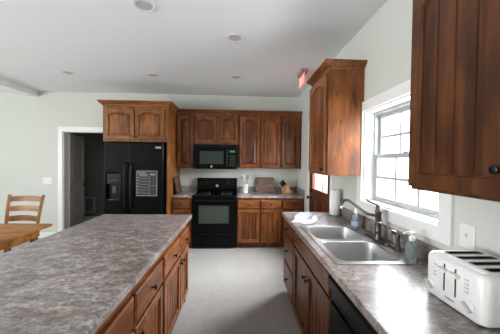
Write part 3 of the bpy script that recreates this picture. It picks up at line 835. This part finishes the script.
# dish towel, folded and crumpled at the far end of the counter
def towel():
    bm = bmesh.new(); nx_, ny_ = 30, 22
    c0 = Vector((.70, 2.62, 0)); a = math.radians(58)
    e1 = Vector((math.cos(a), math.sin(a), 0)); e2 = Vector((-e1.y, e1.x, 0))
    g = []
    rnd = random.Random(3)
    for i in range(nx_ + 1):
        row = []
        for j in range(ny_ + 1):
            s, q = i / nx_ - .5, j / ny_ - .5
            wd = .20 * (1 + .25 * math.sin(3 * s + 1)) 
            p = c0 + e1 * (s * .46 + .012 * math.sin(9 * q)) + e2 * (q * wd + .02 * math.sin(5 * s))
            edge = min(1, (0.5 - abs(s)) * 9, (0.5 - abs(q)) * 7)
            z = .922 + max(0, edge) * (.018 + .010 * math.sin(13 * q + 4 * s) + .008 * math.sin(9 * s - 5 * q) + .006 * math.sin(21 * s + 8 * q))
            row.append(bm.verts.new((p.x, p.y, max(z, .9195))))
        g.append(row)
    for i in range(nx_):
        for j in range(ny_): bm.faces.new((g[i][j], g[i + 1][j], g[i + 1][j + 1], g[i][j + 1]))
    r = bmesh.ops.extrude_face_region(bm, geom=bm.faces[:])
    for v in r['geom']:
        if isinstance(v, bmesh.types.BMVert): v.co.z = .9155
    return bm
o = obj('dish_towel', towel(), TOWEL, smooth=True, at=(.70, 2.62, .915))
setp(o, 'crumpled white and pale blue dish towel on the counter beside the sink', 'towel')

# paper towel roll
px_, py_ = 1.058, 2.79
t = thing('paper_towel_roll', 'upright white paper towel roll on the counter by the outside door', 'paper towel', (px_, py_, .915))
obj('holder', LA([(.055, .915), (.055, .921), (.05, .925), (.008, .9255), (.008, 1.198), (.006, 1.204)], (px_, py_, 0), seg=24), CHROME, t, smooth=True)
obj('roll', lathe(bmesh.new(), [(.019, .9265), (.054, .9265), (.0555, .93), (.0555, 1.195), (.054, 1.2), (.019, 1.2)], (px_, py_, 0), seg=28, cap0=False, cap1=False), PAPER, t, smooth=True)

# toaster
t = thing('toaster', 'white four-slice toaster with two levers at the near end of counter', 'toaster', (.98, .99, .915))
TX0, TX1, TY0, TY1, TZ0, TZ1 = .853, 1.112, .848, 1.136, .922, 1.104
def tl(i, z, r): return [Vector((p, q, z)) for p, q in rrect(TX0 + i, TX1 - i, TY0 + i, TY1 - i, r, 6)]
slots = [(TX0 + .06, TX1 - .04, TY0 + .037 + k * .061, TY0 + .037 + k * .061 + .031) for k in range(4)]
bm = loft(bmesh.new(), [tl(.006, TZ0, .03), tl(0, TZ0 + .008, .035), tl(0, TZ1 - .022, .035), tl(.004, TZ1 - .008, .033), tl(.013, TZ1 - .001, .028), tl(.02, TZ1, .022)], True, False)
plate([(p, q) for p, q in rrect(TX0 + .02, TX1 - .02, TY0 + .02, TY1 - .02, .022, 6)], [rrect(*s_, .008, 3) for s_ in slots], XY, TZ1 - .0005, TZ1, bm)
obj('body', bm, WHITEP, t, smooth=True)
for a, b_, c, d in slots:
    bm = loft(bmesh.new(), [[Vector((p, q, z)) for p, q in rrect(a, b_, c, d, .008, 3)] for z in (TZ1 + .0006, TZ1 - .09)], False, True)
    s_ = obj('slot', bm, DARKP, t)
    wr = bmesh.new()
    for k in range(5): box(wr, a + .012 + k * .03, a + .014 + k * .03, c + .004, c + .006, TZ1 - .08, TZ1 - .004)
    obj('wire_guard', wr, CHROME, s_)
    obj('slot_bezel', plate(rrect(a - .004, b_ + .004, c - .004, d + .004, .01, 3), [rrect(a, b_, c, d, .008, 3)], XY, TZ1 + .0004, TZ1 + .002), CHROME, s_)
for yy in (.965, 1.02):
    ch = obj('lever_channel', B(TX0 - .002, TX0 - .0003, yy - .003, yy + .003, TZ0 + .05, TZ1 - .022), DARKP, t)
    obj('lever', PR([(yy - .022, 1.054), (yy + .022, 1.054), (yy + .024, 1.061), (yy + .018, 1.067), (yy - .018, 1.067), (yy - .024, 1.061)], YZ, TX0 - .022, TX0 - .0025), WHITEP, t)
for yy in (.90, 1.088):
    dl_ = obj('dial', LA([(.022, 0), (.022, .004), (.018, .008)], (TX0 - .0005, yy, TZ0 + .048), (-1, 0, 0), 20), WHITEP, t, smooth=True)
    dg = bmesh.new(); c_ = math.radians(35)
    q = [(-.02, -.005), (.02, -.005), (.02, .005), (-.02, .005)]
    q = [(p * math.cos(c_) - r_ * math.sin(c_) + yy, p * math.sin(c_) + r_ * math.cos(c_) + TZ0 + .048) for p, r_ in q]
    obj('dial_grip', PR(q, YZ, TX0 - .02, TX0 - .009), PALEP, dl_)
for yy in (.915, 1.07):
    bb = bmesh.new()
    for k in range(4): box(bb, TX0 - .0025, TX0 - .0004, yy - .009, yy + .009, TZ0 + .092 + k * .015, TZ0 + .097 + k * .015)
    obj('button_row', bb, PALEP, t)
for xx in (TX0 + .03, TX1 - .03):
    for yy in (TY0 + .04, TY1 - .04): obj('foot', LA([(.009, .9148), (.01, .9215)], (xx, yy, 0), seg=10), DARKP, t)
def text_mesh(body, size, M, name, mat, parent):
    cu = bpy.data.curves.new(name, 'FONT'); cu.body = body; cu.size = size; cu.align_x = 'CENTER'; cu.extrude = .0006
    o = bpy.data.objects.new(name, cu); COL.objects.link(o)
    dg = bpy.context.evaluated_depsgraph_get(); me = bpy.data.meshes.new_from_object(o.evaluated_get(dg))
    COL.objects.unlink(o); bpy.data.objects.remove(o); me.transform(M)
    me.transform(Matrix.Translation(-root_loc(parent)))
    me.materials.append(mat)
    r = bpy.data.objects.new(name, me); COL.objects.link(r); r.parent = parent
    return r
text_mesh('Cuisinart', .0125, Matrix.Translation((TX0 - .0014, .99, TZ0 + .025)) @ Matrix(((0, 0, -1, 0), (-1, 0, 0, 0), (0, 1, 0, 0), (0, 0, 0, 1))), 'lettering', GREYP, t)

# ------------------------------------------------------------------ right wall upper cabinets
FRU = front_right(XR - .331)
xf = XR - .331
t = thing('wall_cabinet', 'wall cabinet on the right wall between window and outside door', 'cabinet', (xf + .16, 2.61, UZ0), 0, 'upper cabinets on the right wall')
obj('body', B(xf, XR - .0015, 2.333, 2.90, UZ0, UZ1, bev=.002, seg=1), W['z'], t)
door('door', FRU, 2.352, 2.882, dz0, dz1, t, W['z'], WPY, (2.38, 1.43), .055)
obj('crown_molding', crown([(XR - .002, 2.333), (xf, 2.333), (xf, 2.90), (XR - .002, 2.90)], [(0, -1), (-1, -1), (-1, 1), (0, 1)], UZ1 + .0005), W['y'], t)
t = thing('wall_cabinet', 'large dark wall cabinet in the foreground right of the window', 'cabinet', (xf + .16, .74, UZ0), 0, 'upper cabinets on the right wall')
obj('body', B(xf, XR - .0015, .30, 1.18, UZ0, UZ1, bev=.002, seg=1), W['z'], t)
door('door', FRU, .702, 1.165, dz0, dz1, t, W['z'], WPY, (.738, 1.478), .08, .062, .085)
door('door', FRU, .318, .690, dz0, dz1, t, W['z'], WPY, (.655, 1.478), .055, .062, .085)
obj('crown_molding', crown([(XR - .002, .30), (xf, .30), (xf, 1.18), (XR - .002, 1.18)], [(0, -1), (-1, -1), (-1, 1), (0, 1)], UZ1 + .0005), W['y'], t)

# ------------------------------------------------------------------ island
IF = front_left(-.552)
G4 = 'island base cabinets'
def island_unit(label, u0, u1, m, foot=False):
    t = thing('base_cabinet', label, 'cabinet', (-.97, (u0 + u1) / 2, 0), 0, G4)
    obj('body', base_body(IF, u0 + .001, u1, .83), W['z'], t)
    for a, b_, side in ((m + .012, u1 - .022, 'a'), (u0 + .022, m - .012, 'b')):
        drawer(IF, a, b_, .635, .80, t, W['y'])
        door('door', IF, a, b_, .105, .615, t, W['z'], WPY, (a + .03 if side == 'a' else b_ - .03, .565))
    if foot:
        obj('foot', PR([(u1, .0), (u1, .099), (u1 - .11, .099), (u1 - .10, .07), (u1 - .06, .055), (u1 - .05, .0)], lambda p, q, a: Vector((a, p, q)), -.572, -.552), W['y'], t)
    return t
island_unit('island base cabinet at the far end, nearest the range', 1.85, 2.77, 2.385, True)
island_unit('middle island base cabinet with two drawers over two doors', .83, 1.849, 1.34)
island_unit('island base cabinet nearest the camera, cut by the photo edge', -.02, .829, .40)
t = thing('countertop', 'large mottled stone-look island countertop filling the lower left', 'countertop', (-.97, 1.3, .874))
obj('worktop', B(-1.44, -.503, -.06, 2.815, .8745, .914, bev=.006), LAM, t)

# ------------------------------------------------------------------ small things on the back counter
z = .9145
# utensil crock
cx, cy = .125, 4.80
t = thing('utensil_crock', 'white ceramic utensil crock right of the range', 'crock', (cx, cy, z))
obj('crock', lathe(bmesh.new(), [(.04, z), (.048, z), (.05, z + .006), (.05, z + .155), (.053, z + .16), (.053, z + .166), (.046, z + .166), (.045, z + .012), (.02, z + .01)], (cx, cy, 0), seg=24, cap0=True, cap1=True), CERAM, t, smooth=True)
heads = [(-.052, .0, .31, 'spoon', GREYP), (-.026, -.034, .33, 'spatula', PALEP), (.0, .036, .34, 'spoon', PALEP), (.030, -.032, .32, 'spatula', GREYP), (.046, .006, .30, 'spoon', PALEP)]
for i, (dx, dy, h, kind, mt) in enumerate(heads):
    b0 = Vector((cx + dx * .35, cy + dy * .4, z + .019)); b1 = Vector((cx + dx, cy + dy, z + h * .8)); dr_ = (b1 - b0).normalized()
    nm = 'serving_spoon' if kind == 'spoon' else 'spatula'
    lab = ['grey serving spoon leaning far left in the white crock', 'pale spatula left of centre in the white crock', 'tall pale serving spoon in the middle of the white crock', 'grey spatula right of centre in the white crock', 'pale serving spoon leaning far right in the white crock'][i]
    u_ = thing(nm, lab, 'utensil', b0, 0, 'utensils in the crock')
    obj('handle', tube(bmesh.new(), [b0, b1], .0055, 8, 0), mt, u_, smooth=True)
    c_ = b1 + dr_ * .038
    if kind == 'spoon':
        bm = bmesh.new(); bmesh.ops.create_uvsphere(bm, u_segments=12, v_segments=8, radius=1)
        for v in bm.verts: v.co = c_ + Vector((v.co.x * .026, v.co.y * .008, v.co.z * .04))
        obj('bowl', bm, mt, u_, smooth=True)
    else:
        obj('blade', loft(bmesh.new(), [[c_ + Vector((a * w_, b_ * .004, hh)) for a, b_ in ((-1, -1), (1, -1), (1, 1), (-1, 1))] for w_, hh in ((.01, -.04), (.026, -.025), (.03, .045))], True, True), mt, u_)

# leaning boards
def board_against_back(x0, x1, zz0, zz1, yb, lean, r):
    M = lambda p, q, a: Vector((p, yb + a - (zz1 - q) * lean, q))
    return loft(bmesh.new(), [[M(p, q, a) for p, q in rrect(x0 + i, x1 - i, zz0 + i, zz1 - i, r, 6)] for a, i in ((0, .004), (.004, 0), (.016, 0), (.02, .004))], True, True)
o = obj('cutting_board', board_against_back(.325, .685, .915, 1.20, 4.962, .22, .04), DARKW, at=(.505, 4.93, .915))
setp(o, 'rounded brown wooden cutting board leaning on the wall behind the counter', 'cutting board')
# striped board leaning on the refrigerator panel
M = lambda p, q, a: Vector((-1.137 + .004 + a + (1.215 - q) * .22, p, q))
bm = loft(bmesh.new(), [[M(p, q, a) for p, q in rrect(4.50 + i, 4.86 - i, .917 + i, 1.215 - i, .015, 4)] for a, i in ((0, .003), (.004, 0), (.018, 0), (.022, .003))], True, True)
o = obj('cutting_board', bm, STRIPEW, at=(-1.08, 4.68, .917))
setp(o, 'striped dark wood board leaning against the refrigerator side panel', 'cutting board')

# knife block
kx, ky = .865, 4.80
t = thing('knife_block', 'pale wooden knife block in the back right counter corner', 'knife block', (kx, ky, z))
Mk = lambda p, q, a: Vector((kx + p, a, z + q))
obj('block', PR([(-.05, 0), (.11, 0), (.11, .05), (.03, .17), (-.05, .11)], Mk, ky - .05, ky + .05), BLOCKW, t)
Ax = Vector((-.115, 0, -.13)).normalized()   # along slanted face downward-left
nr = Vector((-.6, 0, .8)).normalized()
k = 0
for r_, (px2, pz2) in enumerate(((-.036, .1205), (-.010, .140), (.016, .1595))):
    for c_, py2 in enumerate((-.03, 0, .03)):
        b0 = Vector((kx + px2, ky + py2, z + pz2 + .002)); L2 = .085 + .012 * ((r_ + c_) % 3)
        kn = thing('kitchen_knife', 'black-handled knife in the %s of the knife block, %s row' % (('front column', 'middle column', 'back column')[c_], ('left', 'middle', 'right')[r_]), 'knife', b0, 0, 'knives in the block')
        obj('handle', tube(bmesh.new(), [b0 + nr * .006, b0 + nr * (L2 * .5) , b0 + nr * L2], lambda f: .0085 + .002 * math.sin(PI * f), 8, 4, 1.3), BLACK2, kn, smooth=True)
        obj('bolster', LA([(.007, 0), (.008, .003), (.008, .006)], b0, nr, 10), CHROME, kn)

# wall plates
def wallplate(name, label, cat, F, u0, u1, z0, z1, kind, group=None):
    c = F((u0 + u1) / 2, 0, (z0 + z1) / 2)
    t = thing(name, label, cat, c, 0, group)
    lp = lambda i, n: [F(u, n, zz) for u, zz in ((u0 + i, z0 + i), (u1 - i, z0 + i), (u1 - i, z1 - i), (u0 + i, z1 - i))]
    obj('cover_plate', loft(bmesh.new(), [lp(0, .0008), lp(0, .004), lp(.004, .006)], True, True), PLATE, t)
    n_ = kind if isinstance(kind, int) else 1
    wd = (u1 - u0) / n_; zc = (z0 + z1) / 2
    for k in range(n_):
        uc = u0 + wd * (k + .5)
        if isinstance(kind, int):
            tg = fbox(bmesh.new(), F, uc - .005, uc + .005, .0062, .018, zc - .004, zc + .014, .002, 1)
            obj('toggle', tg, PLATE, t)
        else:
            for dz in (-.02, .02):
                oo = F(uc, .0062, zc + dz); ax = F(uc, 1, zc + dz) - F(uc, 0, zc + dz)
                so = obj('socket', LA([(.0165, 0), (.0165, .002), (.015, .0025)], oo, ax, 16), PLATE, t)
                sl = bmesh.new()
                for du in (-.006, .006): fbox(sl, F, uc + du - .001, uc + du + .001, .0088, .0093, zc + dz - .002, zc + dz + .007)
                obj('socket_slot', sl, DARKP, so)
FWB, FWR = front_back(YW), front_right(XR)
wallplate('light_switch', 'white three-gang switch plate on the wall left of the open door', 'light switch', FWB, -3.69, -3.525, 1.03, 1.15, 3)
wallplate('light_switch', 'white single switch plate on the right wall above the toaster', 'light switch', FWR, 1.187, 1.274, 1.075, 1.195, 1)
wallplate('outlet', 'white outlet on the back wall between striped board and range', 'outlet', FWB, -.985, -.91, 1.04, 1.155, 'outlet')

# vent in the hall
t = thing('air_return_vent', 'louvered air return vent low on the hall wall beyond the open door', 'vent', (-3.665, 6.495, .22))
obj('frame', plate(rect(-3.79, -3.54, .2, .58), [rect(-3.765, -3.565, .225, .555)], XZ, 6.488, 6.4985), LEAF, t)
lv = bmesh.new()
for k in range(10): box(lv, -3.764, -3.566, 6.492, 6.4975, .23 + k * .033, .248 + k * .033)
obj('louvers', lv, HALLM, t)

# ------------------------------------------------------------------ dining table and chair
TX, TY = -2.13, 3.08
t = thing('dining_table', 'honey oak dining table left of the island', 'table', (-2.9, 2.4, 0))
obj('tabletop', loft(bmesh.new(), [[Vector((p, q, zz)) for p, q in rrect(-3.75 + i, TX - i, 1.55 + i, TY - i, .05, 5)] for i, zz in ((.02, .722), (.004, .727), (0, .735), (.003, .745), (.012, .75))], True, True), OAK['x'], t, smooth=True)
obj('apron', plate(rect(-3.65, TX - .10, 1.65, TY - .10), [rect(-3.63, TX - .12, 1.67, TY - .12)], XY, .63, .721), OAK['x'], t)
for xx in (-3.615, TX - .135):
    for yy in (1.685, TY - .135):
        obj('leg', LA([(.022, 0), (.028, .06), (.024, .1), (.036, .4), (.026, .5), (.036, .54), (.036, .629)], (xx, yy, 0), seg=16), OAK['z'], t, smooth=True)

def chair(loc, rot, label):
    t = thing('dining_chair', label, 'chair', loc, rot)
    K = dict(local=True)
    # local: sitter faces -y, back at +y
    seat = loft(bmesh.new(), [[Vector((p * s_, q, zz)) for p, q in rrect(-.22, .22, -.22, .2, .04, 4)] for s_, zz in ((.96, .425), (1, .432), (1, .447), (.97, .455))], True, True)
    obj('seat', seat, OAK['x'], t, smooth=True, **K)
    for sx_ in (-1, 1):
        post = tube(bmesh.new(), [(sx_ * .19, .215, 0), (sx_ * .195, .20, .30), (sx_ * .20, .21, .50), (sx_ * .215, .26, .80), (sx_ * .225, .31, 1.0)], lambda f: .019, 8, 5)
        obj('back_post', post, OAK['z'], t, smooth=True, **K)
        obj('leg', tube(bmesh.new(), [(sx_ * .19, -.19, 0), (sx_ * .19, -.19, .424)], lambda f: .016 + .005 * f, 10, 0), OAK['z'], t, smooth=True, **K)
        obj('side_stretcher', tube(bmesh.new(), [(sx_ * .19, -.17, .2), (sx_ * .193, .19, .2)], .011, 8, 0), OAK['y'], t, smooth=True, **K)
    for zc, yb, wd in ((.94, .297, .205), (.81, .262, .198), (.68, .232, .192), (.56, .215, .188)):
        loops = []
        for k_ in range(9):
            f = k_ / 8; x_ = -wd + 2 * wd * f; cv = .03 * math.sin(PI * f); ar = .012 * math.sin(PI * f)
            loops.append([Vector((x_, yb + cv + yy, zc + zz)) for yy, zz in ((-.008, -.034 + ar * .4), (.008, -.034 + ar * .4), (.012, .034 + ar), (-.004, .034 + ar))])
        obj('back_slat', loft(bmesh.new(), loops, True, True), OAK['x'], t, smooth=True, **K)
    return t
chair((-2.93, 3.38, 0), 0, 'honey oak ladder-back chair at the far side of the dining table')

# per-cabinet tint that puts light and shade into the shared wood colour
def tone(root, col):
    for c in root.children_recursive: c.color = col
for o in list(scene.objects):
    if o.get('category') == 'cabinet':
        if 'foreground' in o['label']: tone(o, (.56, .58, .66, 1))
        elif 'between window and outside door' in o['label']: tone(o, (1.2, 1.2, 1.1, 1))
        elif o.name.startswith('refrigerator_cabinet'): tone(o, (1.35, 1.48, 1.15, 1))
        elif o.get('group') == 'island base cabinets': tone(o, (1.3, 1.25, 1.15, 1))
